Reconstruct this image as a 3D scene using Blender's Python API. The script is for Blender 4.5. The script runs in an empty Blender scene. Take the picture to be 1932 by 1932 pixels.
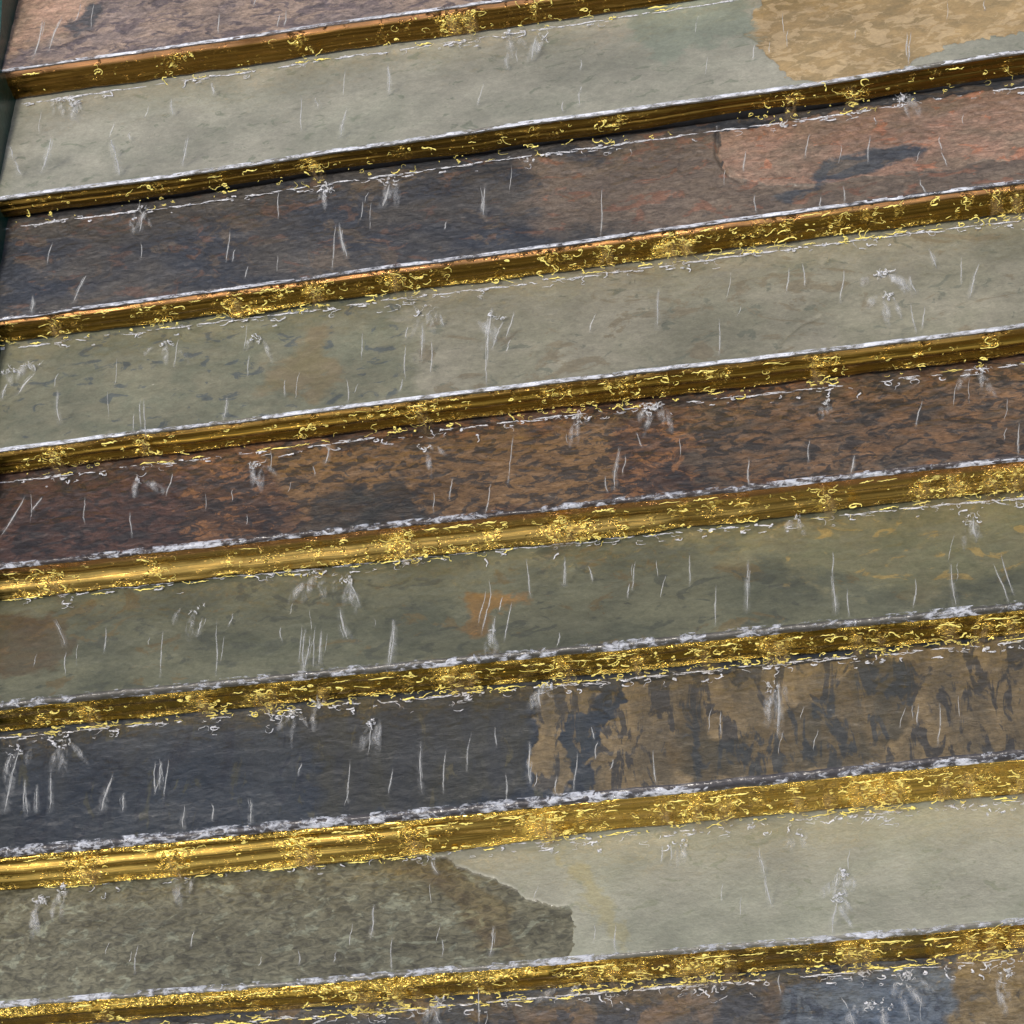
import bpy, math, random
import numpy as np

# ------------------------------------------------------------------ camera, light, exposure
S = bpy.context.scene
CAM = (0.0, -1.66692250, 1.65684396)
PITCH, YAW, ROLL, FOC = 0.80285146, -0.20313237, -0.25715480, 2.0


def cam_basis():
    f = np.array([math.sin(YAW) * math.cos(PITCH), math.cos(YAW) * math.cos(PITCH), -math.sin(PITCH)])
    r = np.cross(f, [0, 0, 1.0]); r /= np.linalg.norm(r); u = np.cross(r, f)
    c, s = math.cos(ROLL), math.sin(ROLL)
    return f, r * c + u * s, -r * s + u * c


FW, RT, UP = cam_basis()
CP = np.array(CAM)
cd = bpy.data.cameras.new('camera'); cam = bpy.data.objects.new('camera', cd)
S.collection.objects.link(cam); S.camera = cam
from mathutils import Matrix
cam.matrix_world = Matrix(((RT[0], UP[0], -FW[0], CP[0]), (RT[1], UP[1], -FW[1], CP[1]),
                           (RT[2], UP[2], -FW[2], CP[2]), (0, 0, 0, 1)))
cd.sensor_width = 36; cd.lens = 36 * FOC; cd.clip_start = 0.05; cd.clip_end = 200

SUN_EL, SUN_AZ = 58.0, 200.0      # azimuth measured clockwise from +Y: the sun stands in front of the steps, up to the left
W = bpy.data.worlds.new('World'); S.world = W; W.use_nodes = True
nt = W.node_tree; bg = nt.nodes['Background']
sky = nt.nodes.new('ShaderNodeTexSky'); sky.sky_type = 'NISHITA'; sky.sun_disc = False
sky.sun_elevation = math.radians(SUN_EL); sky.sun_rotation = math.radians(SUN_AZ)
sky.dust_density = 4.0; sky.ozone_density = 1.0
nt.links.new(sky.outputs[0], bg.inputs[0]); bg.inputs[1].default_value = 0.11
sl = bpy.data.lights.new('sun', 'SUN'); sl.energy = 1.5; sl.angle = math.radians(10); sl.color = (1, .94, .86)
sun = bpy.data.objects.new('sun', sl); S.collection.objects.link(sun)
from mathutils import Vector
el, az = math.radians(SUN_EL), math.radians(SUN_AZ)
sd = Vector((math.sin(az) * math.cos(el), math.cos(az) * math.cos(el), math.sin(el)))
sun.rotation_euler = sd.to_track_quat('Z', 'Y').to_euler()
S.view_settings.view_transform = 'Standard'; S.view_settings.look = 'None'
S.view_settings.exposure = 0.35; S.view_settings.gamma = 1; S.view_settings.use_curve_mapping = False
S.render.engine = 'CYCLES'
S.cycles.max_bounces = 8; S.cycles.transparent_max_bounces = 16

rng = np.random.default_rng(11); random.seed(11)
COL = S.collection


# ------------------------------------------------------------------ helpers
def proj(P):
    v = P - CP; d = v @ FW
    return np.stack([966 + 1932 * FOC * (v @ RT) / d, 966 - 1932 * FOC * (v @ UP) / d], -1)


def ray(px, py):
    return FW + RT * ((px - 966) / (1932 * FOC)) + UP * ((966 - py) / (1932 * FOC))


def hash2(ix, iy, seed):
    h = (ix.astype(np.int64) * 374761393 + iy.astype(np.int64) * 668265263 + seed * 1274126177) & 0xffffffff
    h = ((h ^ (h >> 13)) * 1274126177) & 0xffffffff
    h = h ^ (h >> 16)
    return (h & 0xffffff) / float(0xffffff)


def vnoise(x, y, seed=0):
    ix, iy = np.floor(x), np.floor(y); fx, fy = x - ix, y - iy
    ux, uy = fx * fx * (3 - 2 * fx), fy * fy * (3 - 2 * fy)
    a = hash2(ix, iy, seed); b = hash2(ix + 1, iy, seed); c = hash2(ix, iy + 1, seed); d = hash2(ix + 1, iy + 1, seed)
    return (a * (1 - ux) + b * ux) * (1 - uy) + (c * (1 - ux) + d * ux) * uy


def fbm(x, y, seed=0, o=5, g=.5):
    t = 0; a = 1; n = 0
    for i in range(o):
        t = t + a * vnoise(x, y, seed + i * 17); n += a; a *= g
        x, y = x * 2.03 + 5.1, y * 2.03 + 1.7
    return t / n


def poly_sd(P, poly):
    """signed distance (inside > 0) of points P (n,2) to a polygon"""
    A = np.array(poly, float); B = np.roll(A, -1, 0); best = np.full(len(P), 1e9); ins = np.zeros(len(P), bool)
    for a, b in zip(A, B):
        e = b - a; w = P - a
        t = np.clip((w @ e) / (e @ e), 0, 1)
        best = np.minimum(best, np.hypot(*(w - t[:, None] * e).T))
        c = (a[1] > P[:, 1]) != (b[1] > P[:, 1])
        with np.errstate(divide='ignore', invalid='ignore'):
            xi = (b[0] - a[0]) * (P[:, 1] - a[1]) / (b[1] - a[1]) + a[0]
        ins ^= c & (P[:, 0] < xi)
    return np.where(ins, best, -best)


def mesh_from(name, V, F, mat, parent=None, smooth=True, attrs=None):
    V = np.asarray(V, np.float32); F = np.asarray(F, np.int32)
    me = bpy.data.meshes.new(name); k = F.shape[1]
    me.vertices.add(len(V)); me.vertices.foreach_set('co', V.ravel())
    me.loops.add(F.size); me.loops.foreach_set('vertex_index', F.ravel())
    me.polygons.add(len(F)); me.polygons.foreach_set('loop_start', np.arange(0, F.size, k, dtype=np.int32))
    me.polygons.foreach_set('use_smooth', np.full(len(F), smooth))
    me.update(calc_edges=True)
    for an, av in (attrs or {}).items():
        at = me.attributes.new(an, 'FLOAT', 'POINT'); at.data.foreach_set('value', av.astype(np.float32))
    o = bpy.data.objects.new(name, me); COL.objects.link(o)
    me.materials.append(mat)
    if parent: o.parent = parent
    return o


def grid_faces(nr, nc, flip=False):
    i = np.arange(nr - 1)[:, None] * nc + np.arange(nc - 1)[None]
    q = np.stack([i, i + nc, i + nc + 1, i + 1], -1).reshape(-1, 4)
    return q[:, ::-1] if flip else q


class Tubes:
    """collects tapered round strands into one mesh"""
    def __init__(s): s.V = []; s.F = []; s.n = 0; s.A = []

    def add(s, P, R, sides=5, flat=1.0):
        P = np.asarray(P, float); R = np.asarray(R, float); m = len(P)
        T = np.gradient(P, axis=0); T /= np.linalg.norm(T, axis=1)[:, None] + 1e-9
        ref = np.array([0.13, -.8, .58]); N = np.cross(T, ref); N /= np.linalg.norm(N, axis=1)[:, None] + 1e-9
        Bn = np.cross(T, N)
        a = np.linspace(0, 2 * np.pi, sides, endpoint=False)
        r = P[:, None] + R[:, None, None] * (N[:, None] * np.cos(a)[None, :, None] + flat * Bn[:, None] * np.sin(a)[None, :, None])
        s.V.append(r.reshape(-1, 3)); s.A.append(np.repeat(np.clip(np.sin(np.linspace(.06, math.pi - .06, m)) * 1.5, 0, 1), sides))
        i = np.arange(m - 1)[:, None] * sides; j = np.arange(sides)[None]; jn = (j + 1) % sides
        s.F.append((np.stack([i + j, i + jn, i + sides + jn, i + sides + j], -1).reshape(-1, 4)) + s.n)
        s.n += m * sides

    def build(s, name, mat, parent=None):
        if not s.V: return None
        return mesh_from(name, np.concatenate(s.V), np.concatenate(s.F), mat, parent, True, dict(soft=np.concatenate(s.A)))


def lin(c):
    return tuple((((v / 255 + .055) / 1.055) ** 2.4 if v > 10 else v / 255 / 12.92) for v in c)


def alb(c, k=.92):
    return tuple(min(.9, v * k) for v in lin(c)) + (1,)


class N:
    def __init__(s, name):
        s.m = bpy.data.materials.new(name); s.m.use_nodes = True
        s.t = s.m.node_tree; s.b = s.t.nodes['Principled BSDF']; s.out = s.t.nodes['Material Output']

    def n(s, ty, **k):
        o = s.t.nodes.new(ty)
        for a, v in k.items(): setattr(o, a, v)
        return o

    def l(s, a, b): s.t.links.new(a, b)

    def coord(s, sc, off=(0, 0, 0)):
        tc = s.n('ShaderNodeTexCoord'); mp = s.n('ShaderNodeMapping')
        mp.inputs['Scale'].default_value = sc; mp.inputs['Location'].default_value = off
        s.l(tc.outputs['Object'], mp.inputs[0]); return mp.outputs[0]

    def noise(s, vec, scale, detail=6, rough=.6, dist=0.0):
        o = s.n('ShaderNodeTexNoise'); s.l(vec, o.inputs['Vector'])
        o.inputs['Scale'].default_value = scale; o.inputs['Detail'].default_value = detail
        o.inputs['Roughness'].default_value = rough; o.inputs['Distortion'].default_value = dist
        return o.outputs[0]

    def remap(s, v, a, b, c=0, d=1):
        o = s.n('ShaderNodeMapRange'); s.l(v, o.inputs[0])
        for i, x in enumerate((a, b, c, d)): o.inputs[i + 1].default_value = x
        return o.outputs[0]

    def math(s, op, a, b=None):
        o = s.n('ShaderNodeMath', operation=op)
        for i, x in enumerate((a, b)):
            if x is None: continue
            if isinstance(x, (int, float)): o.inputs[i].default_value = x
            else: s.l(x, o.inputs[i])
        return o.outputs[0]

    def mix(s, f, a, b, mode='MIX'):
        o = s.n('ShaderNodeMix', data_type='RGBA', blend_type=mode)
        for i, x in ((0, f), (6, a), (7, b)):
            if isinstance(x, (int, float)): o.inputs[i].default_value = x
            elif isinstance(x, tuple): o.inputs[i].default_value = x
            else: s.l(x, o.inputs[i])
        return o.outputs[2]

    def attr(s, n):
        o = s.n('ShaderNodeAttribute'); o.attribute_name = n; return o.outputs['Fac']


# ------------------------------------------------------------------ the lines of the steps (read off the photograph, laid on the real stair planes)
XS = [0, 639, 1278, 1932]
T = [[134, 41, -45, None], [377, 284, 198, 98], [605, 519, 433, 344], [849, 768, 693, 616], [1072, 1001, 936, 866],
     [1328, 1273, 1206, 1142], [1611, 1549, 1491, 1425], [1901, 1847, 1789, 1747]]
Bt = [[196, 108, 12, None], [429, 341, 256, 160], [660, 573, 490, 415], [902, 832, 754, 681], [1130, 1061, 1001, 935],
      [1383, 1324, 1280, 1193], [1670, 1612, 1556, 1510], [1953, 1904, 1855, 1801]]
EDGE = [.0045, .0060, .0050, .0060, .0080, .0125, .0150, .0080]   # visible thickness of the slate edge above the brass
GAP = [.0045, .0140, .0062, .0078, .0060, .0045, .0080, .0045]    # dark slot between brass and the slate below
D, H, TILT = .15, .05008, .154763
SL = H + D * math.tan(TILT)
PN = np.array([0, -SL, D]); PN /= np.linalg.norm(PN)


def fit(k):
    xs, ys, hs = [], [], []
    for px, t, b in zip(XS, T[k], Bt[k]):
        if t is None: continue
        r = ray(px, t); p = CP + r * (-(CP @ PN) / (r @ PN))
        r2 = ray(px, b); p2 = CP + r2 * ((p[1] - CP[1]) / r2[1])
        xs.append(p[0]); ys.append(p[1]); hs.append(p[2] - p2[2])
    deg = 1
    cy = np.polyfit(xs, ys, 1); ch = np.polyfit(xs, hs, deg)
    return cy, ch


LN = [fit(k) for k in range(8)]
X0, X1 = -.99, .75
CYW = lambda k, x: (fbm(x * 3 + k * 9, x * 0 + 3.3, 5 + k, 3) - .5) * .006 + (fbm(x * 40 + k * 9, x * 0 + 3.3, 25 + k, 4) - .5) * .0016


def nose(k, x):
    """y, z of nosing k at x (k from -1 to 8; the outer two are regular continuations)"""
    x = np.asarray(x, float); xc = np.clip(x, -1.0, .34)
    if 0 <= k <= 7: y = np.polyval(LN[k][0], xc) + CYW(k, x)
    else: y = -(k - 3.5) * D + 0 * x
    return y, y / D * SL


def rh(k, x):
    xc = np.clip(np.asarray(x, float), -1.0, .34)
    return np.polyval(LN[k][1], xc) if 0 <= k <= 7 else H + 0 * xc


# ------------------------------------------------------------------ materials
def slate_material(name, base, fleck, fl, patches, aniso=(1, 1.5, 1.5), fscale=34, rot=0.0, grain=.5, coat=.9, bump=.5, seed=0, pebble=None, blot=None, mott=.36, crack=.30):
    """base (a, b); fleck colour with threshold fl; patches: [(a, b, fleck, thr, amt)] on attributes p0, p1..."""
    m = N(name); b = m.b
    off = (seed * 3.7, seed * 1.3, seed * .7)
    c1 = m.coord(aniso, off)
    big = m.remap(m.noise(c1, 9, 7, .62, .3), .40, .60)
    mid = m.noise(c1, fscale, 6, .62, .8)
    mid2 = m.noise(m.coord(aniso, (off[0] + 9, 3, 1)), fscale * .55, 8, .66, .4)
    fine = m.noise(m.coord((1, 2.0, 2.0), off), 330, 5, .75)
    m2 = m.remap(mid2, .30, .70)
    col = m.mix(big, alb(base[0]), alb(base[1]))
    if blot:
        bn = m.noise(m.coord(aniso, (off[0] + 4, 7, 2)), blot[2], 9, .68, 1.1)
        col = m.mix(m.math('MULTIPLY', m.remap(bn, blot[1], blot[1] + .03), .9), col, alb(blot[0]))
    mot = m.noise(m.coord((1, 1.6, 1.6), off), 110, 6, .7, .6)
    col = m.mix(m.math('MULTIPLY', m.remap(mid, fl, fl + .035), .85), col, alb(fleck))
    for i, (pa, pb, pf, thr, amt) in enumerate(patches):
        pc = m.mix(m.remap(mid2, .4, .6), alb(pa), alb(pb))
        pc = m.mix(m.math('MULTIPLY', m.remap(mid, thr, thr + .04), .85), pc, alb(pf))
        v = m.math('ADD', m.attr('p%d' % i), m.math('MULTIPLY', m.math('SUBTRACT', m2, .5), amt))
        sw_ = .03 if amt < .5 else .14
        col = m.mix(m.remap(v, .5 - sw_, .5 + sw_), col, pc)
    vn = m.noise(m.coord((1, 3.2, 3.2), (off[0], 8, 3)), 22, 6, .6, 1.6)
    vein = m.remap(m.math('ABSOLUTE', m.math('SUBTRACT', vn, .5)), .0, .012, 1 - crack, 1)
    g = m.math('MULTIPLY', m.math('MULTIPLY', vein, m.remap(m.noise(m.coord((1, 1.5, 1.5), (2, off[0], 1)), 6, 5, .65), .36, .64, .80, 1.20)), m.remap(fine, .32, .68, 1 - grain * .5, 1 + grain * .5))
    g = m.math('MULTIPLY', g, m.remap(mot, .35, .65, 1 - mott, 1 + mott))
    edgec = m.mix(.35, alb((52, 46, 48)), alb(base[0]))
    col = m.mix(m.remap(m.math('ADD', m.attr('cut'), m.math('MULTIPLY', m.math('SUBTRACT', mid, .5), .6)), .45, .65), col, edgec)  # slab edge rows coloured darker than the top
    hs = m.n('ShaderNodeHueSaturation'); m.l(g, hs.inputs['Value']); m.l(col, hs.inputs['Color'])
    m.l(hs.outputs[0], b.inputs['Base Color'])
    m.l(m.remap(mid2, .3, .7, .38, .62), b.inputs['Roughness'])
    b.inputs['Coat Weight'].default_value = coat; b.inputs['Coat Roughness'].default_value = .07
    b.inputs['Coat IOR'].default_value = 1.33
    bp = m.n('ShaderNodeBump'); bp.inputs['Strength'].default_value = bump; bp.inputs['Distance'].default_value = .0022
    h = m.math('ADD', m.math('MULTIPLY', vein, crack * 1.2), m.math('MULTIPLY', m.noise(m.coord((1, 2.6, 2.6), off), 70, 9, .66, .5), 1.0))
    h = m.math('ADD', h, m.math('MULTIPLY', mid, .35))
    if pebble:
        pn = m.noise(m.coord((1, 1.7, 1.7), off), 105, 3, .5, .8)
        pv = m.math('ADD', 1.0, m.math('MULTIPLY', m.remap(pn, .34, .66, -.42, .42), m.remap(m.attr(pebble), .4, .6)))
        m.l(m.math('MULTIPLY', g, pv), hs.inputs['Value'])
        h = m.math('ADD', h, m.math('MULTIPLY', m.math('MULTIPLY', m.remap(pn, .3, .7), m.attr(pebble)), 1.6))
    m.l(h, bp.inputs['Height']); m.l(bp.outputs[0], b.inputs['Normal'])
    wv = m.n('ShaderNodeBump'); wv.inputs['Strength'].default_value = .8; wv.inputs['Distance'].default_value = .0035
    m.l(m.noise(m.coord((1, .6, .6), off), 60, 4, .5, 1.2), wv.inputs['Height']); m.l(wv.outputs[0], b.inputs['Coat Normal'])
    return m.m


def brass_material(name, tint, rough=.16, seed=0):
    m = N(name); b = m.b; b.inputs['Metallic'].default_value = 1
    st = m.noise(m.coord((.9, 1, 130), (seed, 0, seed * .37)), 3.0, 5, .65, .0)
    sm = m.noise(m.coord((1, 1, 1.6), (seed * 2, 0, 1)), 42, 5, .6, 1.2)
    c = m.mix(m.remap(st, .35, .65), tuple(v * .42 for v in tint) + (1,), tuple(tint) + (1,))
    m.l(m.remap(st, .3, .7, rough * .6, rough * 1.7), b.inputs['Roughness'])
    bp = m.n('ShaderNodeBump'); bp.inputs['Strength'].default_value = .5; bp.inputs['Distance'].default_value = .0012
    h = m.math('ADD', m.math('MULTIPLY', st, .8), m.math('MULTIPLY', m.noise(m.coord((1, 1, 1.4), (seed, 2, 5)), 40, 2, .5, 1.0), .5))
    m.l(h, bp.inputs['Height'])
    # broken water running over the metal
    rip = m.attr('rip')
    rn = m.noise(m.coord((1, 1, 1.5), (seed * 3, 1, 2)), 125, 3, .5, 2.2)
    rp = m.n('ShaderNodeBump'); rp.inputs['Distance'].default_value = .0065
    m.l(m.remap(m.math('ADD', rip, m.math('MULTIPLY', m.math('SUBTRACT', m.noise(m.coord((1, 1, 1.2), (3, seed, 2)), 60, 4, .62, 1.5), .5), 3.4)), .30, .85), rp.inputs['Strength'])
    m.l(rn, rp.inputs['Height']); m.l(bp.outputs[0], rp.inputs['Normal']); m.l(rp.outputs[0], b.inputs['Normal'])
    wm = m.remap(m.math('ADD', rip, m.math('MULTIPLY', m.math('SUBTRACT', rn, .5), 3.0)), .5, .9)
    c = m.mix(wm, c, (.95, .68, .16, 1))  # glints painted as brighter gold where the water breaks
    c = m.mix(m.attr('warm'), c, (.50, .25, .11, 1))  # orange reflection painted into the upper strip of the brass
    m.l(c, b.inputs['Base Color'])
    return m.m


def water_material(name, col, alpha, rough=.2, metal=0.0, nsc=0, lo=.45, hi=.6, streak=(1, 1, 1), mod=0, soft=False):
    m = N(name); b = m.b
    b.inputs['Base Color'].default_value = tuple(col) + (1,)
    b.inputs['Roughness'].default_value = rough; b.inputs['Metallic'].default_value = metal
    b.inputs['IOR'].default_value = 1.33
    if nsc:
        n_ = m.noise(m.coord(streak), nsc, 6, .65, .6)
        if mod:
            n_ = m.math('ADD', n_, m.math('MULTIPLY', m.math('SUBTRACT', m.noise(m.coord((1, .3, .3)), 16, 4, .6), .5), mod))
        av_ = m.remap(n_, lo, hi, 0, alpha)
        if soft: av_ = m.math('MULTIPLY', av_, m.attr('soft'))
        m.l(av_, b.inputs['Alpha'])
        bp = m.n('ShaderNodeBump'); bp.inputs['Strength'].default_value = 1.0; bp.inputs['Distance'].default_value = .005
        m.l(n_, bp.inputs['Height']); m.l(bp.outputs[0], b.inputs['Normal'])
    else:
        b.inputs['Alpha'].default_value = alpha
    return m.m


M_FOAM = water_material('white_foam', (.86, .88, .92), .95, .12, nsc=150, lo=.34, hi=.54)
M_LIP = water_material('lip_sheen', (.82, .85, .91), 1.0, .05, nsc=70, lo=.36, hi=.60, streak=(1, 3, 3), mod=.5)  # white colour stands in for sky reflected in the nosing water
M_LIPW = water_material('broken_lip_sheen', (.72, .75, .81), .85, .04, nsc=85, lo=.46, hi=.64, streak=(1, 2.0, 2.0), mod=.9)  # same painted sky sheen, broken up for the lower steps
M_JET = water_material('water_jet', (.88, .89, .88), .62, .2, nsc=130, lo=.26, hi=.56, streak=(1, 1, .5), soft=True)
M_SHEET = water_material('water_spray', (.84, .86, .86), .60, .2, nsc=70, lo=.40, hi=.78, streak=(2.2, 1, .6), soft=True)
M_GLINT = water_material('gold_glint', (1.0, .86, .24), 1.0, .25, 0)  # painted sun glints: the highlight is a plain yellow base colour
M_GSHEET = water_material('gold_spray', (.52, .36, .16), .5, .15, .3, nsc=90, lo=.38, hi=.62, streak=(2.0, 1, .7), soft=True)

# ------------------------------------------------------------------ the setting: ground, core of the steps, side wall
def plain(name, c, rough=.6, sc=30, var=.25, coat=0):
    m = N(name); n_ = m.noise(m.coord((1, 1, 1)), sc, 8, .65, .4)
    m.l(m.mix(m.remap(n_, .3, .7), tuple(v * (1 - var) for v in c) + (1,), tuple(v * (1 + var) for v in c) + (1,)), m.b.inputs['Base Color'])
    m.b.inputs['Roughness'].default_value = rough; m.b.inputs['Coat Weight'].default_value = coat
    bp = m.n('ShaderNodeBump'); bp.inputs['Distance'].default_value = .003; bp.inputs['Strength'].default_value = .6
    m.l(n_, bp.inputs['Height']); m.l(bp.outputs[0], m.b.inputs['Normal']); return m.m


def box(name, lo, hi, mat, parent=None):
    x0, y0, z0 = lo; x1, y1, z1 = hi
    V = [(x0, y0, z0), (x1, y0, z0), (x1, y1, z0), (x0, y1, z0), (x0, y0, z1), (x1, y0, z1), (x1, y1, z1), (x0, y1, z1)]
    F = [(0, 3, 2, 1), (4, 5, 6, 7), (0, 1, 5, 4), (1, 2, 6, 5), (2, 3, 7, 6), (3, 0, 4, 7)]
    return mesh_from(name, V, F, mat, parent, False)


g = box('ground', (-30, -30, -1.0), (30, 30, -.75), plain('ground_stone', (.10, .10, .09), .7, 4)); g['kind'] = 'structure'

core_m = plain('wet_mortar', (.035, .032, .03), .45, 60, .3, .4)
prof = []
for k in range(0, 9):
    y, z = nose(k, np.array([-.4])); y, z = float(y[0]), float(z[0])
    yb, zb = nose(k - 1, np.array([-.4])); yb = float(yb[0])
    zb = float(zb[0]) - float(rh(k - 1, -.4))
    prof.append((yb + .016, zb - .016)); prof.append((y + .016, z - .016))
y9 = prof[-1][0]
prof = [(2.4, -.8), (2.4, prof[0][1] + .05), (prof[0][0], prof[0][1] + .05)] + prof + [(y9, -.8)]
n = len(prof)
bm_v = [(X0 + .002, y, z) for y, z in prof] + [(X1, y, z) for y, z in prof]
me = bpy.data.meshes.new('wall')
me.from_pydata(bm_v, [], [list(range(n)), list(range(2 * n - 1, n - 1, -1))] + [(i, i + n, (i + 1) % n + n, (i + 1) % n) for i in range(n)])
import bmesh
bm = bmesh.new(); bm.from_mesh(me); bmesh.ops.recalc_face_normals(bm, faces=bm.faces); bm.to_mesh(me); bm.free()
core = bpy.data.objects.new('wall', me); COL.objects.link(core); me.materials.append(core_m); core['kind'] = 'structure'

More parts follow.
